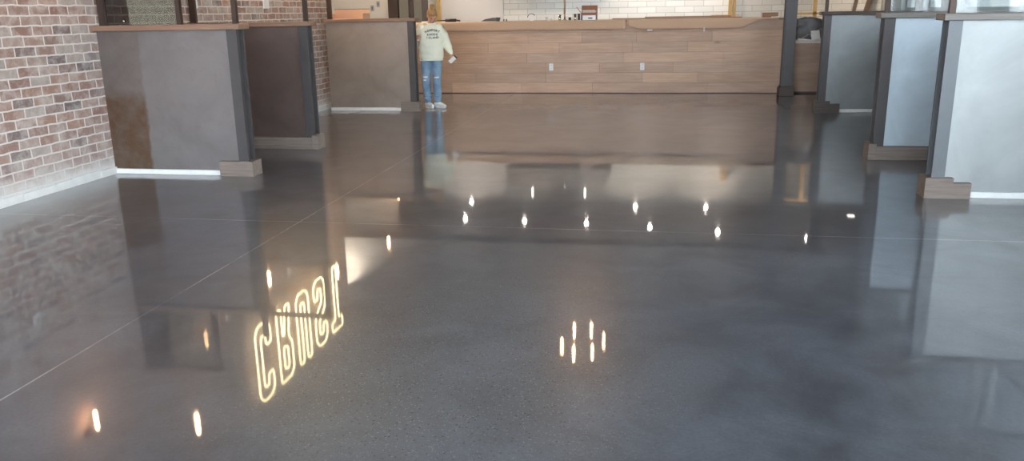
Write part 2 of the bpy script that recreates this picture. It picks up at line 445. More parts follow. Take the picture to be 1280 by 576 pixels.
def partition(label, x_end, x_wall, y, side, panel, cap_m, mode, strip_m, plinth_m, post_m, mids=(), glass=(), ztop=2.07, low=False, step=True, end_top=None, rail_from=0):
    """side=+1: the free end is the +x end (left-hand booths); -1: free end is the -x end"""
    s = side
    t = thing('booth_partition', label, 'partition', (x_end, y, 0), 0, None)
    def X(d): return -s*d      # distance inward from the free end
    def bb(bm, d0, d1, y0, y1, z0, z1, bev=0):
        a, b = sorted((X(d0), X(d1))); return box(bm, a, b, y0, y1, z0, z1, bev)
    Wd = abs(x_wall - x_end)
    T = .15
    z0 = .05 if mode == 'strip' else .135
    obj('steel_panel', bb(B(), .085, Wd, .035, T-.035, z0, 1.385), panel, t)
    bm = B(); bb(bm, 0, .1, .0, .022, .13, 1.385); bb(bm, .038, .062, .022, T-.022, .13, 1.385); bb(bm, 0, .1, T-.022, T, .13, 1.385)
    obj('channel_post', bm, post_m, t)
    # cap with a flat bolted end block
    obj('cap_rail', bb(B(), -.045, Wd, -.03, T+.03, 1.385, 1.435, .004), cap_m, t)
    if mode == 'strip':
        obj('base_strip', bb(B(), .26, Wd, .02, T-.02, 0, .048, .003), strip_m, t)
        bm = B()
        L = .30 if not low else .26
        if step: prism(bm, [(X(-.045), 0), (X(L), 0), (X(L), .125), (X(L*.55), .125), (X(L*.55), .165), (X(-.045), .165)], 'y', -.02, T+.02)
        else: bb(bm, -.045, L, -.02, T+.02, 0, .145)
        obj('plinth_block', bm, plinth_m, t)
    else:
        bm = B(); bb(bm, 0, Wd, -.02, T+.02, 0, .135, .003); bb(bm, -.045, .03, -.03, T+.03, 0, .165, .003)
        obj('plinth', bm, plinth_m, t)
    # slender upper frame
    fy0, fy1 = T/2-.022, T/2+.022
    for d0, d1 in [(.01, .055)] + list(mids) + [(Wd-.10, Wd-.03)]:
        obj('upper_post', bb(B(), d0, d1, fy0, fy1, 1.435, end_top if (end_top and d0 < .02) else ztop), M['rail'], t)
    obj('top_rail', bb(B(), rail_from, Wd, fy0-.005, fy1+.005, ztop, ztop+.045), M['rail'], t)
    for d0, d1, gm in glass:
        g = obj('glass_pane', bb(B(), d0, d1, T/2-.004, T/2+.004, 1.44, ztop-.01), gm, t)
        if gm is M['glass_dark_refl']: tag(g, label='smoked half of the glass pane, its dark reflection put into the tint')
        if gm is M['glass_bright_refl']: tag(g, label='half of the glass pane with a grey-green reflection painted in')
    return t
p1 = partition('nearest partition on the left by the brick wall, steel with a brown patch and wood cap', -3.84, XL, 7.3, 1, M['steel_p1'], M['cap'], 'strip', M['foam'], M['plinth'], M['steel_dark'],
          mids=[(.575, .62)], glass=[(1.12, 1.38, M['glass_dark_refl']), (.62, 1.12, M['glass_bright_refl'])], step=False, end_top=1.70, rail_from=.57)
knob = obj('glass_clip', ball(B(), (-1.17, .06, 1.475), .013), M['chrome'], p1)
partition('dark brown steel partition, second on the left, standing on a full wooden plinth', -3.84, XL, 8.92, 1, M['steel_p2'], M['cap'], 'plinth', M['foam'], M['plinth'], M['steel_dark'])
partition('taupe steel partition beside the person, farthest on the left', -3.71, -5.16, 12.7, 1, M['steel_p3'], M['cap'], 'strip', M['foam'], M['plinth'], M['steel_dark'], step=False, low=True)
partition('nearest partition on the right, pale galvanised steel with a stepped wood block at its foot', 2.21, XR, 6.93, -1, M['steel_q'], M['cap_daylit'], 'strip', M['foam'], M['plinth'], M['steel_grey'],
          glass=[(.06, 1.38, M['glass_q'])])
partition('second partition on the right, blue-grey steel standing on a full wooden plinth', 2.19, XR, 8.7, -1, M['steel_q2'], M['cap_daylit'], 'plinth', M['foam'], M['plinth'], M['steel_dark'],
          glass=[(.06, 1.38, M['glass_q'])])
partition('farthest partition on the right, slate steel with a dark stepped block at its foot', 2.38, XR, 12.7, -1, M['steel_q3'], M['rail'], 'strip', M['foam'], M['plinth_dark'], M['steel_dark'])

# ------------------------------------------------------------------ bar counter
bar = thing('bar_counter', 'long oak-plank bar counter across the back of the room', 'counter', (-1.1, 15.6, 0))
bm = B(); cl = bm.loops.layers.color.new('tint')
x0b, x1b = -4.6+1.1, 2.235+1.1
rows = 7; ph = 1.30/rows
for r in range(rows):
    x = x0b - random.random()*1.4
    while x < x1b:
        L = random.choice((1.0, 1.35, 1.8, 2.1)); a, b = max(x, x0b), min(x+L, x1b)
        if b > a+.02:
            nf = len(bm.faces)
            box(bm, a+.0015, b-.0015, -.002*random.random(), .03, .012+r*ph*.99+.0012, .012+(r+1)*ph*.99-.0012)
            bm.faces.ensure_lookup_table()
            k = .84+.15*random.random(); w = random.uniform(0, .04)
            for f in bm.faces[nf:]:
                for l in f.loops: l[cl] = (k*(1+w), k, k*(1-w), 1)
        x += L
obj('plank_front', bm, M['bar'], bar)
obj('carcass', box(B(), x0b, x1b, .03, .62, .012, 1.30), M['toe'], bar)
obj('toe_kick', box(B(), x0b, x1b, .008, .6, 0, .012), M['toe'], bar)
obj('countertop', box(B(), x0b-.02, x1b-.01, -.06, .72, 1.30, 1.325, .004), M['board'], bar)
def outlet(name, label, loc, rz, group=None):
    t = thing(name, label, 'outlet', loc, rz, group)
    obj('cover_plate', box(B(), -.04, .04, -.008, 0, -.065, .065, .003), M['white_plastic'], t)
    for z in (-.028, .028):
        s = obj('socket', box(B(), -.018, .018, -.011, -.008, z-.016, z+.016, .002), M['paper'], t)
        bm = B()
        for dx in (-.007, .007): box(bm, dx-.0012, dx+.0012, -.0125, -.011, z-.004, z+.008)
        obj('slot', bm, M['black_plastic'], s)
    return t
outlet('wall_outlet', 'white outlet on the bar front, left of the two, below the kraft paper', (-1.91, 15.598, .49), 0)
outlet('wall_outlet', 'white outlet on the bar front, right of the two, nearer the steel column', (-.22, 15.598, .49), 0)
outlet('wall_outlet', 'white cover plate on the brick wall at the left edge', (XL, 5.98, 1.06), PI/2)

# kraft paper covering the top and falling over the edge
def paper_cover(name, label, xa, xb, drop, right_sweep=False, cut=False):
    bm = B(); nx = int((xb-xa)/.06); rows_ = []
    y_f, y_b = 15.515, 16.30
    for i in range(nx+1):
        x = xa+(xb-xa)*i/nx
        w = .006*noise.noise((x*3, 0, 5)); d = drop+.008*noise.noise((x*2, 3, 0))
        if right_sweep:
            u = max(0, min(1, (x-1.45)/.40)); u = u*u*(3-2*u); d = d*(1-u)+.03*u
        yb = y_f-.006+w
        foot = 0
        if cut and i < 4: d *= .55+.15*i*.75
        line = [(x, y_b, 1.328), (x, y_f+.03, 1.331), (x, y_f+.004, 1.328), (x, yb-.004, 1.318)]
        for k in range(1, 5): line.append((x, yb-.006+.004*noise.noise((x*4, k, 1))-.004*k/4, 1.318-(d-.01)*k/4))
        rows_.append([bm.verts.new(p) for p in line])
    for a, b in zip(rows_, rows_[1:]):
        for k in range(len(a)-1): bm.faces.new((a[k], b[k], b[k+1], a[k+1]))
    o = obj(name, bm, M['kraft'], None, True)
    sm = o.modifiers.new('thick', 'SOLIDIFY'); sm.thickness = .0015
    return tag(o, label, 'paper', 'kraft paper sheets over the bar')
paper_cover('kraft_paper', 'brown kraft paper folded over the left part of the bar top', -4.5, -.54, .165)
kp = paper_cover('kraft_paper', 'brown kraft paper over the right part of the bar, its edge sweeping upward', -.52, 2.14, .175, True, True)
for x, w, h in ((-.10, .045, .014), (.86, .014, .034)):
    obj('tape_piece', box(B(), x-w, x+w, 15.488, 15.491, 1.143-h, 1.143+h), M['paper'], kp)
    
# ---- steel column at the right end of the bar
col = thing('steel_column', 'tall dark steel H-column at the right end of the bar', 'column', (2.285, 15.2, 0))
bm = B(); box(bm, -.095, .095, -.10, -.085, .14, ZC); box(bm, -.03, .03, -.085, .085, .14, ZC); box(bm, -.095, .095, .085, .10, .14, ZC)
box(bm, -.05, -.0, -.105, -.10, .14, ZC)
obj('beam', bm, M['steel_dark'], col)
bm = B(); box(bm, -.125, .125, -.13, .13, 0, .14, .004); box(bm, -.11, .11, -.115, .115, .14, .17, .004)
obj('plinth', bm, M['plinth_dark'], col)

# ---- lower service counter right of the column
lc = thing('service_counter', 'lower plank service counter between the steel column and the far right partition', 'counter', (3.0, 15.6, 0))
bm = B(); cl = bm.loops.layers.color.new('tint')
for r in range(5):
    nf = len(bm.faces); box(bm, -.72, .9, 0, .03, .03+r*.17+.001, .03+(r+1)*.17-.001); bm.faces.ensure_lookup_table(); k = .72+.12*random.random()
    for f in bm.faces[nf:]:
        for l in f.loops: l[cl] = (k, k, k, 1)
obj('plank_front', bm, M['bar'], lc)
obj('carcass', box(B(), -.72, .9, .03, .62, 0, .88), M['toe'], lc)
obj('countertop', box(B(), -.735, .92, -.02, .66, .88, .925, .004), M['paint_white'], lc)
# film-wrapped bundle
def crumple(bm, amp, sc, seed=0):
    for v in bm.verts:
        n = noise.noise_vector(v.co*sc+Vector((seed, 0, 0))); v.co += n*amp
bm = B(); bmesh.ops.create_cube(bm, size=1, matrix=Matrix.Translation((2.76, 15.93, 1.13)) @ Matrix.Diagonal((.54, .36, .38, 1)))
bmesh.ops.subdivide_edges(bm, edges=bm.edges[:], cuts=12, use_grid_fill=True)
for v in bm.verts:
    v.co.z -= .05*abs((v.co.x-2.70)/.27)**2 * (1 if v.co.z > 1.2 else 0)
    if v.co.z > .96: v.co += noise.noise_vector(v.co*11)*.022
tag(obj('wrapped_bundle', bm, M['plastic_film'], None, True), 'dark bundle wrapped in shiny grey plastic film on the lower service counter', 'bundle')
bm = B(); 
bmesh.ops.create_grid(bm, x_segments=8, y_segments=8, size=.5, matrix=Matrix.Translation((2.80, 15.635, 1.012)) @ Matrix.Rotation(math.radians(80), 4, 'X') @ Matrix.Rotation(.12, 4, 'Z') @ Matrix.Diagonal((.15, .17, 1, 1)))
crumple(bm, .006, 14)
o = obj('paper_tag', bm, M['paper'], None, True); o.modifiers.new('t', 'SOLIDIFY').thickness = .002
tag(o, 'white paper sheet leaning on the film-wrapped bundle', 'paper')
bm = B(); tube(bm, [(2.50, 15.61, .945), (2.60, 15.60, .948), (2.72, 15.605, .937), (2.86, 15.60, .945), (2.96, 15.61, .945)], [.018, .014, .011, .015, .016])
crumple(bm, .008, 22)
tag(obj('crumpled_wrap', bm, M['paper'], None, True), 'crumpled white wrap along the front edge of the lower service counter', 'wrap')
bm = B(); rod(bm, (2.52, 15.69, .9345), (2.92, 15.70, 1.16), .009)
tag(obj('metal_tube', bm, M['chrome'], None, True), 'thin metal tube lying diagonally across the wrapped bundle', 'tube')

# ---- wood framing and boards in the kitchen
def stud(name, label, x, y, w, d, z0, z1, m='lumber', lean=0, group=None):
    o = obj(name, box(B(), -w/2, w/2, -d/2, d/2, 0, z1-z0, .003), M[m], None, False, (x, y, z0))
    o.rotation_euler = (0, lean, 0)
    return tag(o, label, 'lumber', group)
fr = thing('stud_frame', 'yellow lumber frame behind the lower service counter', 'frame', (3.0, 17.2, 0))
for x in (.03,): obj('stud', box(B(), x-.03, x+.03, -.045, .045, .04, 2.3), M['lumber'], fr)
for z in (0, 1.36, 2.3): obj('plate', box(B(), -.45, .28, -.045, .045, z, z+.04), M['board'] if 0 else M['lumber'], fr)
stud('lumber_post', 'pair of yellow lumber studs standing against the white tile behind the bar, left one', 1.62, 19.40, .07, .09, 0, 2.4, group='lumber studs behind the bar')
stud('lumber_post', 'pair of yellow lumber studs standing against the white tile behind the bar, right one', 1.71, 19.40, .055, .09, 0, 2.4, group='lumber studs behind the bar')
stud('lumber_post', 'yellow lumber stud rising behind the person\'s head', -4.98, 19.2, .11, .09, 0, 2.6)
stud('leaning_board', 'brown board leaning on the white wall beyond the far right partition, left one', 3.97, 19.32, .07, .03, 0, 2.4, 'board_z', .17)
stud('leaning_board', 'brown board leaning on the white wall beyond the far right partition, right one', 4.10, 19.26, .10, .03, 0, 2.4, 'board_z', .24)
struct('trim_1', box(B(), 4.80, 4.88, YB-.14, YB-.1, 0, 3.0), M['wallgrey'])
# flat-pack white sheet goods left of the tile
# stainless canopy over the cooking line
hd = thing('range_hood', 'stainless range hood over the kitchen line', 'hood', (-2.15, 19.0, 2.05))
bm = B(); prism(bm, [(-1.22, 0), (1.22, 0), (1.22, .10), (1.05, .42), (-1.05, .42), (-1.22, .10)], 'y', -.3, .49)
obj('canopy', bm, M['hood'], hd)
obj('duct', box(B(), -.3, .3, .05, .45, .42, .95), M['hood'], hd)
for x in (-.62, .62):
    t = obj('lamp_holder', rod(B(), (x, -.1, .42), (x, -.1, .47), .035), M['chrome'], hd, True)
    obj('lamp_tube', rod(B(), (x, -.1, .47), (x, -.1, .70), .022), M['lamp_soft'], t, True)

# ---- left alcove: white wall, switch plates, cabinet, open box
for i, (x, z) in enumerate(((-5.83, 1.62), (-5.70, 1.70))):
    t = thing('switch_plate', ('lower' if i == 0 else 'upper')+' grey switch plate on the bright white wall beyond the far left partition', 'switch', (x, 16.995, z), 0, 'grey switch plates on the white wall')
    obj('plate', box(B(), -.035, .035, -.008, 0, -.06, .06, .002), M['wallgrey'], t)
    obj('rocker', box(B(), -.014, .014, -.012, -.008, -.03, .03, .002), M['steel_grey'], t)
struct('trim_2', box(B(), -5.46, -5.25, 16.9, 17.12, 0, 3.0), M['rail'])
cb = thing('metal_cabinet', 'tall grey metal double-door cabinet standing left of the person behind the partition', 'cabinet', (-5.02, 16.95, 0))
obj('body', box(B(), -.215, .27, .0, .5, .05, 2.5, .004), M['rail'], cb)
for x0_, x1_ in ((-.21, -.015), (.035, .265)):
    d = obj('door', box(B(), x0_, x1_, -.025, 0, .08, 2.47, .003), plain('cabinet_grey_paint', srgb(132, 128, 116), .5, var=.05), cb)
    obj('handle', rod(B(), ((x0_+x1_)/2, -.045, 1.0), ((x0_+x1_)/2, -.045, 1.2), .008), M['chrome'], d, True)
obj('plinth', box(B(), -.2, .255, .02, .48, 0, .05), M['rail'], cb)
wt = thing('work_table', 'plain white work table carrying the open brown box behind the far left partition', 'table', (-5.45, 14.55, 0))
obj('table_top', box(B(), -.5, .5, -.3, .3, .87, .90, .003), M['paint_white'], wt)
for x in (-.46, .46):
    for y in (-.26, .26): obj('leg', box(B(), x-.02, x+.02, y-.02, y+.02, 0, .87), M['steel_grey'], wt)
bx_ = thing('cardboard_box', 'large open brown cardboard box with its inside showing above the far left partition', 'box', (-5.42, 14.5, .90))
bm = B()
box(bm, -.33, .33, .17, .18, 0, .69); box(bm, -.33, -.32, -.18, .17, 0, .62); box(bm, .32, .33, -.18, .17, 0, .62); box(bm, -.33, .33, -.18, -.17, 0, .46); box(bm, -.32, .32, -.17, .17, 0, .01)
obj('carton', bm, M['copper'], bx_)
bm = B(); prism(bm, [(-.17, .46), (-.30, .40), (-.298, .393), (-.17, .45)], 'x', -.32, .32); obj('flap', bm, M['copper'], bx_)
obj('rim', box(B(), -.335, .335, .165, .185, .69, .70), M['rail'], bx_)

# ---- things on the bar
zt = 1.3325
def on_bar(name, bm, m, label, cat, parent=None, smooth=False): 
    o = obj(name, bm, m, parent, smooth)
    if not parent: tag(o, label, cat)
    return o
bm = B(); tube(bm, [(-4.13, 15.72, zt+.012), (-4.02, 15.70, zt+.014), (-3.93, 15.71, zt+.013)], .006)
t = thing('caulking_gun', 'black hand tool lying on the bar just right of the person', 'tool', (0, 0, 0))
obj('nozzle', tube(B(), [(-4.12, 15.72, zt+.035), (-4.05, 15.71, zt+.034), (-3.94, 15.71, zt+.033)], [.005, .007, .01]), M['black_plastic'], t, True)
obj('barrel', rod(B(), (-3.95, 15.71, zt+.032), (-3.74, 15.71, zt+.032), .03), M['black_plastic'], t, True)
obj('grip', rod(B(), (-3.74, 15.71, zt+.032), (-3.67, 15.74, zt+.022), .016), plain('red_brown_grip', srgb(96, 50, 44), .5), t, True)
t = thing('hand_saw', 'flat dark tool with a tapering blade lying on the bar', 'tool', (0, 0, 0))
bm = B(); prism(bm, [(-3.28, zt+.004), (-2.97, zt+.004), (-2.97, zt+.068), (-3.05, zt+.068), (-3.20, zt+.042)], 'y', 15.80, 15.812); obj('blade', bm, M['steel_dark'], t)
bm = B(); prism(bm, [(-2.98, zt), (-2.92, zt), (-2.90, zt+.07), (-2.98, zt+.075)], 'y', 15.79, 15.822); obj('handle', bm, M['black_plastic'], t)
for k, x in enumerate((-2.84, -2.79)):
    tag(obj('screw_pot', lathe(B(), [(.012, 0), (.014, .03), (.010, .04)], (x, 15.82, zt)), M['steel_grey'], None, True), ('left' if k == 0 else 'right')+' tiny grey pot beside the tapering dark tool on the bar', 'pot', 'tiny pots on the bar')
t = thing('tape_dispenser', 'white and black tape roll standing on the bar left of the chrome pole', 'tape', (-2.33, 15.95, zt))
obj('roll', tube(B(), [(.055*math.cos(a), 0, .06+.055*math.sin(a)) for a in [2*PI*k/20 for k in range(20)]], .014, closed=True), M['white_plastic'], t, True)
obj('guard', tube(B(), [(.07*math.cos(a), 0, .06+.066*math.sin(a)) for a in [PI*k/12 for k in range(2, 13)]], .010), M['black_plastic'], t, True)
t = thing('small_bowl', 'small white bowl with a dark brush, between tape roll and chrome pole', 'bowl', (-2.0, 15.95, zt))
obj('bowl', lathe(B(), [(.03, 0), (.045, .01), (.07, .045), (.064, .045), (.04, .014)]), M['white_plastic'], t, True)
obj('brush', rod(B(), (-.055, 0, .05), (.02, 0, .03), .012), M['black_plastic'], t, True)
t = thing('tap_pole', 'tall chrome pole rising from the bar', 'pole', (-1.70, 16.0, 1.3285))
obj('flange', lathe(B(), [(.04, 0), (.04, .012), (.02, .02)]), M['chrome'], t, True)
obj('pole', rod(B(), (0, 0, .01), (0, 0, 1.2), .016), M['chrome'], t, True)
for k, (x, h, m, w) in enumerate(((-1.79, .10, 'chrome', 'dented chrome cup left of the chrome pole'), (-1.60, .05, 'black_plastic', 'short black cup just right of the chrome pole'), (-1.50, .11, 'chrome', 'chrome cup right of the short black cup'), (-1.43, .115, 'steel_dark', 'dark steel cup beside the brown open box'))):
    t = thing('cup', w+' on the bar', 'cup', (x, 15.97, zt), 0, 'cups on the bar')
    obj('cup_body', lathe(B(), [(.022, 0), (.025, .01), (.027, h), (.023, h), (.02, .012)]), M[m], t, True)
    obj('rim', tube(B(), [(.026*math.cos(a), .026*math.sin(a), h) for a in [2*PI*q/16 for q in range(16)]], .003, closed=True), M['black_plastic'], t, True)
t = thing('open_carton', 'small brown open carton standing on the bar right of the cups', 'box', (-1.24, 16.02, zt))
bm = B(); box(bm, -.15, .15, .10, .105, 0, .265); box(bm, -.15, -.145, -.09, .10, 0, .13); box(bm, .145, .15, -.09, .10, 0, .13); box(bm, -.15, .15, -.095, -.09, 0, .13); box(bm, -.145, .145, -.09, .10, 0, .005)
obj('carton', bm, plain('red_brown_card', srgb(150, 100, 74), .7), t)
obj('flap', prism(B(), [(-.15, .13), (-.235, .24), (-.24, .235), (-.155, .125)], 'y', -.05, .08), M['cardboard'], t)
for k, (dx, dz, rz) in enumerate(((0, .135, .06), (.01, .151, -.12), (-.01, .167, .2))):
    bm = B(); box(bm, -.12, .12, -.07, .07, 0, .012, .002, Matrix.Rotation(rz*.4, 4, 'Z'))
    crumple(bm, .0015, 9, k)
    tag(obj('paper_bundle', bm, M['paper'], None, False, (-1.24+dx, 16.02, zt+dz)), ('lowest', 'middle', 'topmost')[k]+' folded white paper in the small brown carton on the bar', 'paper', 'papers in the brown carton')
t = thing('serving_tray', 'small white tray with dark edges leaning in front of the brown carton on the bar', 'tray', (-1.23, 15.90, zt))
obj('tray', box(B(), -.13, .13, 0, .012, 0, .085, .002), M['white_plastic'], t)
for x in (-.135, .135): obj('foot', box(B(), x-.012, x+.012, -.01, .02, 0, .09, .002), M['black_plastic'], t)
obj('mark', box(B(), -.02, .06, -.002, 0, .02, .045), M['steel_dark'], t)
def plank(label, x0_, x1_, y, z, w, h, tilt=0, m='board', grp='boards lying on the bar'):
    L = x1_-x0_
    o = obj('loose_board', box(B(), 0, L, -w/2, w/2, 0, h, .002), M[m], None, False, (x0_, y, z)); o.rotation_euler = (0, 0, tilt)
    return tag(o, label, 'board', grp)
plank('longest brown board lying along the right half of the bar top, bottom of the pile', -.80, 1.55, 15.92, zt, .10, .022, .02)
plank('second long brown board lying on top of the longest one on the bar', -.20, 1.36, 15.95, zt+.0235, .08, .020, .01)
plank('pale short board on the right end of the board pile on the bar', 1.00, 1.50, 15.96, zt+.0445, .06, .014, 0, 'lumber')
plank('thick brown wood offcut at the right end of the bar by the steel column', 1.90, 2.17, 15.90, zt, .12, .085, 0)
t = obj('cable_end', tube(B(), [(2.02, 15.60, zt+.006), (2.10, 15.56, zt+.008), (2.15, 15.54, zt+.012)], .010), M['white_plastic'], None, True); tag(t, 'white cable end lying on the bar corner beside the steel column', 'cable')
t = obj('napkin', box(B(), -4.42, -4.22, 15.7, 15.82, zt, zt+.02, .004), M['paper'], None); tag(t, 'folded white napkin on the bar left of the person', 'napkin')

# ---- white strips on the brick wall between the booths
for k, (y, lab) in enumerate(((9.12, 'white strip hanging on the brick wall, left of the two above the nearest partition'), (10.98, 'white strip hanging on the brick wall, right of the two, above the second partition'))):
    t = thing('wall_strip', lab, 'strip', (XL, y, 1.60), 0, 'white strips on the brick wall')
    bm = B(); prism(bm, [(-.075, 0), (.075, 0), (.055, .66), (-.055, .66)], 'x', 0, .02); obj('strip', bm, M['white_plastic'], t)
    obj('hook', rod(B(), (0, 0, .69), (.03, 0, .69), .01), M['steel_grey'], t, True)

# ------------------------------------------------------------------ lamps (reflected in the polished floor, plus one added alcove lamp)
def point(loc, e, c=(1, .6, .32), r=.04):
    ld = bpy.data.lights.new('lamp', 'POINT'); ld.energy = e; ld.color = c; ld.shadow_soft_size = r
    o = bpy.data.objects.new('lamp_light', ld); o.location = loc; COL.objects.link(o); return o
def spot(loc, e, c=(1, .86, .7), ang=110, r=.04):
    ld = bpy.data.lights.new('spot', 'SPOT'); ld.energy = e; ld.color = c; ld.spot_size = math.radians(ang); ld.spot_blend = 1; ld.shadow_soft_size = r
    o = bpy.data.objects.new('spot_light', ld); o.location = loc; COL.objects.link(o); return o
for y, z, lab in ((6.36, 2.26, 'brass wall sconce nearest the camera'), (8.58, 2.17, 'brass wall sconce above the nearest booth'), (10.10, 2.06, 'brass wall sconce above the second booth'), (12.18, 2.13, 'brass wall sconce nearest the far left partition')):
    t = thing('wall_sconce', lab+' on the brick wall', 'lamp', (XL, y, z), 0, 'sconces on the brick wall')
    obj('backplate', lathe(B(), [(.05, 0), (.05, .012), (.02, .02)], (0, 0, .09), 20, Matrix.Rotation(PI/2, 3, 'Y')), M['brass'], t, True)
    obj('arm', tube(B(), [(.01, 0, .09), (.08, 0, .11), (.12, 0, .10), (.12, 0, .06)], .008), M['brass'], t, True)
    obj('bulb', lathe(B(), [(.010, .06), (.014, .05), (.019, .03), (.020, -.12), (.014, -.145), (.004, -.15)], (.12, 0, 0), 16), M['bulb'], t, True)
for x, y, z, lab in ((-4.29, 6.62, 2.4, 'nearest to the camera'), (-4.74, 11.45, 2.4, 'between the second and far left partitions'), (-4.49, 13.24, 2.4, 'beyond the far left partition'), (-5.4, 17.0, 2.35, 'in the alcove beside the grey cabinet')):
    zc = ZC if y < 16 else 3.0
    t = thing('pendant_lamp', 'bare amber bulb hanging on a cord '+lab, 'lamp', (x, y-(.25 if y > 16 else 0), z), 0, 'amber pendants over the booths')
    obj('ceiling_rose', lathe(B(), [(.05, zc-z-.03), (.05, zc-z)], (0, 0, 0)), M['brass'], t, True)
    obj('cord', rod(B(), (0, 0, .08), (0, 0, zc-z-.01), .004), M['black_plastic'], t)
    obj('socket', rod(B(), (0, 0, .04), (0, 0, .10), .018), M['brass'], t, True)
    obj('bulb', lathe(B(), [(.012, .045), (.017, .03), (.021, 0), (.021, -.15), (.014, -.18), (.004, -.186)]), M['bulb'], t, True)
ch = thing('chandelier', 'round six-bulb chandelier hanging over the middle of the room', 'chandelier', (-.77, 9.18, 2.4))
obj('ring', tube(B(), [(.30*math.cos(a), .42*math.sin(a), .12) for a in [2*PI*k/36 for k in range(36)]], .010, closed=True), M['brass'], ch, True)
obj('stem', rod(B(), (0, 0, .12), (0, 0, ZC-2.4), .010), M['brass'], ch, True)
bm = B(); rod(bm, (-.30, 0, .12), (.30, 0, .12), .007); rod(bm, (0, -.42, .12), (0, .42, .12), .007); obj('cross_bar', bm, M['brass'], ch, True)
for bx0, by0 in ((.26, .06), (.09, .37), (-.12, .34), (-.22, -.15), (-.06, -.36), (.15, -.29)):
    s = obj('socket', rod(B(), (bx0, by0, .04), (bx0, by0, .12), .014), M['brass'], ch, True)
    obj('bulb', lathe(B(), [(.008, .045), (.010, .03), (.012, 0), (.012, -.14), (.008, -.16), (.003, -.166)], (bx0, by0, 0), 14), M['bulb'], s, True)
cans = [(-6.3, 17.42), (-4.1, 17.5), (-2.74, 17.42), (-1.37, 17.36), (0, 17.12), (1.39, 16.93), (3.12, 16.63), (-4.32, 19.15), (-.35, 19.0), (1.27, 19.05)]
names = ['above the alcove', 'leftmost over the bar', 'second from the left over the bar', 'third from the left over the bar', 'fourth from the left over the bar', 'fifth from the left over the bar', 'above the service counter', 'at the left end of the kitchen wall', 'over the middle of the kitchen wall', 'over the lumber studs']
proto = None
for (x, y), nm in zip(cans, names):
    if proto is None:
        proto = thing('recessed_downlight', '', 'downlight', (x, y, 3.0)); t = proto
        obj('trim_ring', lathe(B(), [(.085, 0), (.085, -.008), (.062, -.010), (.062, 0)]), M['white_plastic'], t, True)
        obj('diffuser', lathe(B(), [(.042, -.006), (.042, -.010)]), M['can'], t)
    else: t = copy_tree(proto); t.location = (x, y, 3.0)
    tag(t, 'bright round recessed downlight '+nm, 'downlight', 'recessed downlights in the kitchen ceiling')
    spot((x, y, 2.97), 80, (1, .88, .76), 176)
t = thing('square_downlight', 'small square white lamp in the kitchen ceiling at the right', 'lamp', (4.37, 18.6, 3.0))
obj('housing', box(B(), -.09, .09, -.09, .09, -.03, 0, .003), M['white_plastic'], t); obj('diffuser', box(B(), -.07, .07, -.07, .07, -.034, -.03), M['lamp_soft'], t)
spot((4.37, 18.6, 2.94), 150)
spot((-6.6, 15.9, 4.3), 1500, (1, .86, .68), 130)  # added lamp that brightens the alcove wall, its fitting added below
t = thing('recessed_downlight', 'added warm downlight in the ceiling, brightening the alcove around the brown box', 'downlight', (-6.6, 15.9, ZC), 0)
obj('trim_ring', lathe(B(), [(.085, 0), (.085, -.008), (.062, -.010), (.062, 0)]), M['white_plastic'], t, True)
obj('diffuser', lathe(B(), [(.060, 0), (.060, -.004)]), M['lamp_soft'], t)

# string of beads by the right windows
t = obj('bead_string', None or B(), M['white_plastic']) if 0 else None
bs = thing('bead_string', 'string of white beads hanging by the windows behind the second right partition', 'bead string', (XR-.05, 14.2, 1.5))
obj('cord', rod(B(), (0, 0, 0), (0, 0, 1.6), .004), M['white_plastic'], bs)
bm = B()
for k in range(30): ball(bm, (0, .006*((k*7) % 3-1), .0+k*.05), .02, 8)
o = obj('beads', bm, M['white_plastic'], bs, True); o['kind'] = 'stuff'

# ------------------------------------------------------------------ neon sign CRUST on the left brick wall
def rounded(poly, r=.05, seg=4, closed=True):
    out = []; n = len(poly)
    for i, p in enumerate(poly):
        if not closed and i in (0, n-1): out.append(Vector(p)); continue
        p = Vector(p); a = Vector(poly[i-1]); b = Vector(poly[(i+1) % n])
        da = (a-p); db = (b-p); rr = min(r, da.length*.45, db.length*.45)
        A = p+da.normalized()*rr; Bp = p+db.normalized()*rr
        for k in range(seg+1):
            u = k/seg; out.append(A*(1-u)**2+p*2*u*(1-u)+Bp*u*u)
    return out
LW, LH, w_ = .44, 1.10, .15
letters = {
 'C': [[(0, .10), (.10, 0), (LW-.10, 0), (LW, .10), (LW, .34), (LW-w_, .34), (LW-w_, .18), (w_, .18), (w_, LH-.18), (LW-w_, LH-.18), (LW-w_, LH-.34), (LW, LH-.34), (LW, LH-.10), (LW-.10, LH), (.10, LH), (0, LH-.10)]],
 'R': [[(0, 0), (w_, 0), (w_, .42), (.20, .42), (LW-w_, 0), (LW, 0), (LW-.10, .48), (LW, .60), (LW, LH-.10), (LW-.10, LH), (0, LH)], [(w_, .58), (LW-w_, .62), (LW-w_, LH-.16), (w_, LH-.16)]],
 'U': [[(0, .10), (.10, 0), (LW-.10, 0), (LW, .10), (LW, LH), (LW-w_, LH), (LW-w_, .17), (w_, .17), (w_, LH), (0, LH)]],
 'S': [[(0, .10), (.10, 0), (LW-.10, 0), (LW, .10), (LW, .46), (LW-.08, .56), (w_, .70), (w_, LH-.17), (LW-w_, LH-.17), (LW-w_, LH-.32), (LW, LH-.32), (LW, LH-.10), (LW-.10, LH), (.10, LH), (0, LH-.10), (0, .64), (.08, .54), (LW-w_, .40), (LW-w_, .17), (w_, .17), (w_, .32), (0, .32)]],
 'T': [[(LW/2-w_/2, 0), (LW/2+w_/2, 0), (LW/2+w_/2, LH-.18), (LW, LH-.18), (LW, LH), (0, LH), (0, LH-.18), (LW/2-w_/2, LH-.18)]],
}
sg = thing('neon_sign', 'glowing neon sign of outlined letters reading CRUST high on the brick wall', 'sign', (XL, 9.55, 2.56))
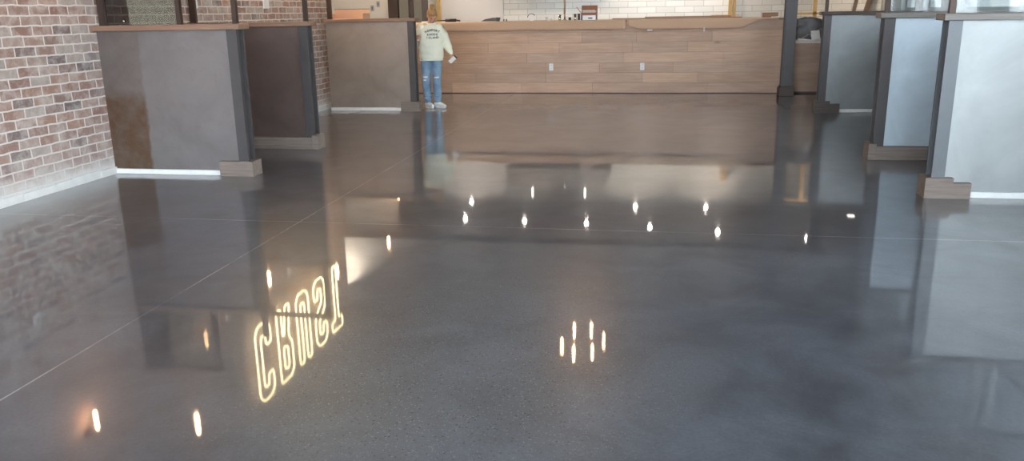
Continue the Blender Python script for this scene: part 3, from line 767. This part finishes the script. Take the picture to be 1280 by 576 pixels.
for k, chh in enumerate('CRUST'):
    yo = k*.655
    bm = B()
    for poly in letters[chh]:
        tube(bm, [(.11, yo+p[0], p[1]) for p in rounded([(*q, 0) for q in poly], .06)], .013, 8, True)
    o = obj('neon_letter', bm, M['neon'], sg, True); o['label'] = 'glowing outline letter '+chh
    bm = B()
    yc = yo + (LW/2 if chh == 'T' else .06)
    for z in (.12, LH-.12): obj('standoff', rod(B(), (0, yc, z), (.11, yc, z), .006), M['steel_dark'], sg)

#PERSON-START
# ------------------------------------------------------------------ the person beside the far left partition
M['skin'] = plain('skin', srgb(206, 158, 136), .55, var=.04, scale=12)
M['hair'] = None
_t = NT('blond_hair'); _n = _t.noise(_t.co((60, 60, 9)), 2.2, 4, .6)
_t.set(Base_Color=_t.mix(_t.ramp(_n, [(.3, 0), (.7, 1)]), srgb(132, 96, 60), srgb(196, 158, 110)), Roughness=.5); _t.bump(_n, .6, .004); M['hair'] = _t.m
M['sweat'] = plain('pale_mint_sweatshirt', srgb(236, 236, 218), .9, var=.03, scale=6, bump=.15)
_t = NT('blue_denim'); _v = _t.co(); _a = _t.noise(_v, 4, 4); _b = _t.noise(_t.co((1, 1, .3)), 90, 2)
_c = _t.mix(_t.ramp(_a, [(.35, 0), (.68, 1)]), srgb(104, 134, 162), srgb(156, 182, 202)); _c = _t.mix(_t.math('MULTIPLY', _b, .3), _c, srgb(60, 84, 112))
_t.set(Base_Color=_c, Roughness=.85); _t.bump(_b, .2, .001); M['denim'] = _t.m
M['letter'] = plain('dark_green_print', srgb(58, 66, 62), .8)
M['shoe'] = plain('white_canvas_shoe', srgb(232, 234, 232), .6, var=.03)
M['lip'] = plain('lips', srgb(176, 100, 92), .5); M['brow'] = plain('brows', srgb(110, 80, 56), .7); M['lid'] = plain('eyelids', srgb(150, 104, 86), .5)

def limb(bm, pts, seg=18):
    """tapered limb through (x, y, z, r) joints: cones between, balls at the joints"""
    for (a, b) in zip(pts, pts[1:]):
        rod(bm, a[:3], b[:3], a[3], b[3], seg)
    for p in pts: ball(bm, p[:3], p[3], seg)
def loft(bm, rings, seg=28):
    vs = []
    for cx, cy, cz, rx, ry in rings:
        vs.append([bm.verts.new((cx+rx*math.cos(2*PI*k/seg), cy+ry*math.sin(2*PI*k/seg), cz)) for k in range(seg)])
    for a, b in zip(vs, vs[1:]):
        for k in range(seg): bm.faces.new((a[k], a[(k+1) % seg], b[(k+1) % seg], b[k]))
    bm.faces.new(vs[0]); bm.faces.new(vs[-1])
def fuse(name, bm, m, parent, voxel=.006, sm=4, disp=None):
    """weld overlapping volumes into one continuous skin"""
    me = bpy.data.meshes.new(name+'_raw'); bmesh.ops.recalc_face_normals(bm, faces=bm.faces); bm.to_mesh(me); bm.free()
    o = bpy.data.objects.new(name+'_raw', me); COL.objects.link(o)
    r = o.modifiers.new('r', 'REMESH'); r.mode = 'VOXEL'; r.voxel_size = voxel
    s = o.modifiers.new('s', 'SMOOTH'); s.iterations = sm; s.factor = .5
    dg = bpy.context.evaluated_depsgraph_get(); dg.update()
    nm = bpy.data.meshes.new_from_object(o.evaluated_get(dg))
    bpy.data.objects.remove(o); bpy.data.meshes.remove(me)
    if disp:
        for v in nm.vertices: v.co += disp(v.co.copy(), v.normal.copy())
    nm.materials.clear(); nm.materials.append(m)
    for p in nm.polygons: p.use_smooth = True
    nm.name = name
    return link(bpy.data.objects.new(name, nm), parent)

pr = thing('person', 'person in a pale mint lettered sweatshirt, ripped blue jeans and white shoes, looking down', 'person', (-3.575, 13.2, 0), math.radians(12))
# joints (x = to the right in the picture, y = away from the camera)
HC = Vector((.035, -.07, 1.455))                     # head centre
HR = Euler((math.radians(38), 0, math.radians(24))).to_matrix()   # looking down and to the side
shR, shL = (-.155, .0, 1.285), (.165, .0, 1.275)
elR, wrR = (-.235, .085, 1.055), (-.235, -.085, 1.115)
elL, wrL = (.245, .035, 1.045), (.315, -.04, .865)
hipR, knR, anR = (-.085, 0, .80), (-.105, -.03, .455), (-.085, .03, .095)
hipL, knL, anL = (.080, 0, .80), (.075, -.035, .455), (.075, .01, .095)
toeR, toeL = (.010, -.145, .03), (.190, -.105, .03)

body = B()
loft(body, [(0, .0, .77, .10, .08), (0, .0, .82, .155, .105), (0, 0, .92, .15, .10), (0, 0, 1.02, .125, .085), (.0, -.005, 1.12, .14, .095), (0, 0, 1.22, .155, .095), (0, .005, 1.285, .145, .075), (.005, 0, 1.325, .07, .055), (.01, -.015, 1.35, .05, .05)])
limb(body, [(.005, 0, 1.30, .052), (.02, -.035, 1.40, .050)])
for s, e, w_j in ((shR, elR, wrR), (shL, elL, wrL)):
    limb(body, [(*s, .05), (*[(s[i]*.5+e[i]*.5) for i in range(3)], .044), (*e, .037), (*[(e[i]*.6+w_j[i]*.4) for i in range(3)], .036), (*w_j, .024)])
for h, k, a, t_ in ((hipR, knR, anR, toeR), (hipL, knL, anL, toeL)):
    limb(body, [(*h, .082), (*[(h[i]*.5+k[i]*.5) for i in range(3)], .07), (*k, .052), (*[(k[i]*.7+a[i]*.3) for i in range(3)], .053), (*a, .035)])
    limb(body, [(a[0], a[1]+.02, .048, .030), (a[0]*.5+t_[0]*.5, a[1]*.5+t_[1]*.5, .036, .026), (a[0]*.2+t_[0]*.8, a[1]*.2+t_[1]*.8, .028, .018)])
# head: skull, jaw, cheeks, nose, brow ridge, ears
def H(x, y, z): return tuple(HC + HR @ Vector((x, y, z)))
def hball(bm, c, r, seg=20):
    Mx = Matrix.Translation(H(*c)) @ HR.to_4x4() @ Matrix.Diagonal((*r, 1))
    bmesh.ops.create_uvsphere(bm, u_segments=seg, v_segments=14, radius=1, matrix=Mx)
hball(body, (0, .012, .035), (.071, .088, .075)); hball(body, (0, -.025, -.02), (.058, .060, .078))
hball(body, (0, -.050, -.078), (.026, .024, .020)); hball(body, (-.032, -.052, -.022), (.024, .024, .024)); hball(body, (.032, -.052, -.022), (.024, .024, .024))
hball(body, (0, -.078, .022), (.045, .014, .012)); hball(body, (0, -.092, -.020), (.010, .016, .012)); hball(body, (0, -.085, -.004), (.007, .013, .024))
hball(body, (0, -.078, -.052), (.021, .012, .010))
for sx_ in (-1, 1): hball(body, (sx_*.070, .012, -.005), (.010, .018, .030))
# hands: palm, four unequal fingers with two bends, a thumb from the side
def hand(bm, wrist, fwd, side, nrm, curl, spread=.012):
    w0, f, s, n_ = Vector(wrist), Vector(fwd).normalized(), Vector(side).normalized(), Vector(nrm).normalized()
    pc = w0 + f*.045
    Mx = Matrix.Translation(pc) @ Matrix((( s.x, f.x, n_.x), (s.y, f.y, n_.y), (s.z, f.z, n_.z))).to_4x4() @ Matrix.Diagonal((.036, .048, .015, 1))
    bmesh.ops.create_uvsphere(bm, u_segments=18, v_segments=12, radius=1, matrix=Mx)
    for k, L in enumerate((.068, .078, .072, .056)):
        o_ = (k-1.5)*.0185
        p = w0 + f*.080 + s*o_; a = 0; pts = [(*(p-f*.025), .0085), (*p, .0085)]
        for q, fr_ in enumerate((.45, .32, .23)):
            a += curl*(.8, 1.0, .7)[q]
            d = f*math.cos(a) + n_*math.sin(a) + s*(o_*.8)
            p = p + d*L*fr_; pts.append((*p, .0082-.0008*(q+1)))
        limb(bm, pts, 10)
    p = w0 + f*.025 - s*.026; pts = [(*p, .0105)]
    for q, L in enumerate((.032, .026, .022)):
        d = (f*.65 - s*(.8-.35*q) + n_*(.35+.25*q)).normalized(); p = p + d*L; pts.append((*p, .0100-.0010*q))
    limb(bm, pts, 10)
hand(body, wrL, (.25, -.25, -1), (-.55, -.8, .1), (-.75, .45, -.25), .55)
hand(body, wrR, (.30, -.85, .22), (.1, .2, 1), (1, .3, -.1), .45)
bo = fuse('body', body, M['skin'], pr, .0045, 3)
# face details follow the head
fc = B()
def face(name, parts_, m):
    bm = B()
    for c, r in parts_: hball(bm, c, r, 14)
    return bm
for sx_, nm in ((-1, 0), (1, 0)):
    o = obj('eyelid', face('e', [((sx_*.028, -.074, .004), (.014, .010, .007))], None), M['lid'], bo, True)
    o = obj('eyebrow', face('b', [((sx_*.029, -.083, .026), (.017, .006, .004))], None), M['brow'], bo, True)
obj('mouth', face('m', [((0, -.088, -.049), (.018, .006, .0035)), ((0, -.087, -.056), (.015, .006, .004))], None), M['lip'], bo, True)
# hair: cap swept back, bun on the crown, dark headband-like hairline
hb = B()
Mx = HR.to_4x4()
def hverts(c, r): hball(hb, c, r, 24)
hverts((0, .022, .052), (.080, .092, .074)); hverts((0, .045, .01), (.076, .070, .085)); hverts((0, .055, -.045), (.055, .045, .045))
hverts((0, -.040, .072), (.060, .042, .034)); hverts((-.052, -.022, .040), (.024, .040, .040)); hverts((.052, -.022, .040), (.024, .040, .040))
hverts((-.012, .045, .142), (.040, .040, .030)); hverts((.008, .062, .150), (.030, .028, .026))
def hd_(co, n_): return n_*(.004*noise.noise(co*55))
hr = fuse('hair', hb, M['hair'], pr, .006, 2, hd_)
bm = B()
for k in range(5):
    a = k*1.3
    tube(bm, [H(-.02+.03*math.cos(a+q*.9), .05+.03*math.sin(a+q*.9), .150+.008*q) for q in range(4)], [.008, .007, .005, .002])
o = obj('hair_strand', bm, M['hair'], hr, True); o['kind'] = 'stuff'
# sweatshirt
sw = B()
loft(sw, [(.0, .0, .765, .185, .125), (.0, 0, .80, .198, .138), (.0, 0, .90, .200, .140), (.0, -.004, 1.02, .196, .138), (.0, -.006, 1.12, .196, .136), (.0, -.002, 1.21, .192, .126), (.0, .002, 1.275, .168, .104), (.005, .0, 1.318, .105, .080), (.008, -.008, 1.338, .078, .068)])
def sleeve(s, e, w_, cuff):
    mid = [(s[i]*.5+e[i]*.5) for i in range(3)]; fm = [(e[i]*.45+w_[i]*.55) for i in range(3)]
    limb(sw, [(s[0]*.85, s[1], s[2]-.02, .078), (*mid, .076), (*e, .070), (*fm, .062), (*[e[i]*(1-cuff)+w_[i]*cuff for i in range(3)], .040)])
sleeve(shR, elR, wrR, .62); sleeve(shL, elL, wrL, .93)
def folds(co, n_):
    a = noise.noise(Vector((co.x*7, co.y*7, co.z*13))); b = noise.noise(Vector((co.x*16+5, co.y*16, co.z*22)))
    f = .010*a + .005*b
    if co.z < .80: f -= .006
    return n_*f
so = fuse('sweatshirt', sw, M['sweat'], pr, .008, 5, folds)
rb = B(); seg = 40
tube(rb, [(.008+.074*math.cos(2*PI*k/seg), -.012+.066*math.sin(2*PI*k/seg), 1.343+.010*math.sin(2*PI*k/seg)) for k in range(seg)], .010, 8, True)
obj('collar', rb, M['sweat'], so, True)
rb = B(); tube(rb, [(.184*math.cos(2*PI*k/seg), .122*math.sin(2*PI*k/seg), .768) for k in range(seg)], .010, 8, True)
obj('hem', rb, M['sweat'], so, True)
# lettering on the chest, real letters laid on the cloth
def text_mesh(s, size):
    c = bpy.data.curves.new('txt', 'FONT'); c.body = s; c.size = size; c.extrude = .0015; c.offset = size*.035; c.align_x = 'CENTER'; c.align_y = 'CENTER'
    o = bpy.data.objects.new('txt', c); COL.objects.link(o)
    dg = bpy.context.evaluated_depsgraph_get(); dg.update()
    me = bpy.data.meshes.new_from_object(o.evaluated_get(dg)); bpy.data.objects.remove(o); return me
from mathutils.bvhtree import BVHTree
tb = BVHTree.FromPolygons([v.co for v in so.data.vertices], [p.vertices[:] for p in so.data.polygons])
def lettering(word, zc, size, step, arc, nm):
    bm = B(); n_ = len(word); cx = .035
    for i, chh in enumerate(word):
        u = i-(n_-1)/2; x = cx+u*step; z = zc - arc*u*u; rot = -math.atan(2*arc*u/step) if arc else 0
        me = text_mesh(chh, size); sub = B(); sub.from_mesh(me)
        Mt = Matrix.Translation((x, 0, z)) @ Matrix.Rotation(rot, 4, 'Y').inverted() @ Matrix.Rotation(PI/2, 4, 'X')
        sub.transform(Mt)
        for v in sub.verts:
            hit = tb.ray_cast(Vector((v.co.x, -1, v.co.z)), Vector((0, 1, 0)))
            v.co.y = (hit[0].y if hit[0] else -.135) - .003 + v.co.y
        tmp = bpy.data.meshes.new('t'); sub.to_mesh(tmp); sub.free(); bm.from_mesh(tmp)
    return obj('lettering', bm, M['letter'], so)
lettering('NEWPORT', 1.238, .046, .034, .0026, 'n'); lettering('RHODE', 1.172, .044, .036, .0008, 'r'); lettering('ISLAND', 1.122, .044, .034, -.0004, 'i')
# jeans
je = B()
loft(je, [(0, 0, .745, .120, .095), (0, 0, .80, .168, .118), (0, 0, .88, .162, .112), (0, 0, .93, .150, .105)])
for h, k, a in ((hipR, knR, anR), (hipL, knL, anL)):
    limb(je, [(*h, .094), (*[(h[i]*.5+k[i]*.5) for i in range(3)], .084), (*k, .071), (*[(k[i]*.5+a[i]*.5) for i in range(3)], .068), (a[0], a[1], .125, .062)], 24)
def jf(co, n_): return n_*(.005*noise.noise(Vector((co.x*10, co.y*10, co.z*18))) + (.004*math.sin(co.z*170) if co.z < .22 else 0))
jo = fuse('jeans', je, M['denim'], pr, .007, 4, jf)
jb = BVHTree.FromPolygons([v.co for v in jo.data.vertices], [p.vertices[:] for p in jo.data.polygons])
def on_jeans(cx, zc, w_, h_, jag):
    bm = B(); n_ = 10; top = []; bot = []
    for i in range(n_+1):
        u = -1+2*i/n_; x = cx+u*w_
        for lst, sgn in ((top, 1), (bot, -1)):
            z = zc + sgn*h_*math.sqrt(max(0, 1-u*u))*(1+jag*noise.noise(Vector((x*90, sgn, zc))))
            hh = jb.ray_cast(Vector((x, -1, z)), Vector((0, 1, 0))); y = hh[0].y if hh[0] else -.1
            lst.append(bm.verts.new((x, y-.0025, z)))
    for i in range(n_): bm.faces.new((top[i], top[i+1], bot[i+1], bot[i]))
    return bm
for cx, zc, w_, h_ in ((-.105, .505, .040, .016), (-.118, .455, .026, .012), (.075, .495, .045, .011)):
    o = obj('rip', on_jeans(cx, zc, w_, h_, .5), M['paper'], jo); o['label'] = 'frayed white rip at the knee'
    bm = on_jeans(cx+.004, zc+.010, w_*.85, .004, .2)
    for v in bm.verts: v.co.y -= .001
    obj('bare_skin', bm, M['skin'], jo)
# shoes
for a, t_ in ((anR, toeR), (anL, toeL)):
    d = (Vector((t_[0], t_[1], 0))-Vector((a[0], a[1], 0))).normalized()
    sb = B(); A = Vector((a[0], a[1], 0))
    pts = [(-.035, .050, .040), (.02, .052, .043), (.07, .045, .041), (.12, .036, .038), (.165, .028, .028)]
    limb(sb, [(*(A+d*u+Vector((0, 0, z))), r) for u, z, r in pts], 20)
    limb(sb, [(A.x, A.y, .095, .042), (A.x, A.y, .06, .045)], 20)
    for v in sb.verts: v.co.z = max(v.co.z, .012)
    s = fuse('shoe', sb, M['shoe'], pr, .005, 3)
    so_ = B(); n_ = 28
    ring = []
    for k in range(n_):
        an = 2*PI*k/n_; u = .065+.118*math.cos(an); w_ = .043*math.sin(an)*(1 if math.cos(an) < .2 else .92)
        ring.append(A+d*u+Vector((-d.y, d.x, 0))*w_)
    lo = [so_.verts.new((p.x, p.y, 0)) for p in ring]; hi = [so_.verts.new((p.x, p.y, .022)) for p in ring]
    so_.faces.new(lo); so_.faces.new(hi[::-1])
    for k in range(n_): so_.faces.new((lo[k], lo[(k+1) % n_], hi[(k+1) % n_], hi[k]))
    obj('sole', so_, M['white_plastic'], s, False)
    lc_ = B()
    for q in range(4):
        p = A+d*(.045+.022*q)+Vector((0, 0, .093-.009*q)); n2 = Vector((-d.y, d.x, 0))
        rod(lc_, p-n2*.017, p+n2*.017, .003)
    o = obj('laces', lc_, M['paper'], s); o['kind'] = 'stuff'
# what the hands hold
Mw = pr.matrix_basis
def held(name, label, cat, c, rot):
    t = thing(name, label, cat, (0, 0, 0)); 
    P_ = Matrix.Translation(Vector((-3.575, 13.2, 0))) @ Matrix.Rotation(math.radians(12), 4, 'Z') @ Matrix.Translation(c)
    t.matrix_basis = P_ @ Euler(rot).to_matrix().to_4x4(); return t
t = held('phone', 'small white phone with black edges in the lowered hand of the person', 'phone', (.345, -.115, .775), (.5, .75, .5))
obj('case', box(B(), -.034, .034, -.005, .005, -.068, .068, .004), M['white_plastic'], t)
obj('screen', box(B(), -.030, .030, -.0065, -.005, -.045, .045), M['paper'], t)
obj('bumper', box(B(), -.036, .036, -.006, .006, .052, .072, .004), M['black_plastic'], t)
#PERSON-END

# ------------------------------------------------------------------ daylight
w = bpy.data.worlds.new('sky'); SC.world = w; w.use_nodes = True
bg = w.node_tree.nodes['Background']; bg.inputs[0].default_value = (.83, .92, 1.0, 1); bg.inputs[1].default_value = 21.0

SC.view_settings.view_transform = 'Standard'; SC.view_settings.look = 'None'
SC.view_settings.gamma = 1; SC.view_settings.use_curve_mapping = False
SC.view_settings.exposure = 0.0
SC.cycles.use_denoising = True
SC.cycles.max_bounces = 10; SC.cycles.diffuse_bounces = 5; SC.cycles.glossy_bounces = 5; SC.cycles.transparent_max_bounces = 12
SC.cycles.sample_clamp_indirect = 8
SC.cycles.caustics_reflective = False; SC.cycles.caustics_refractive = False
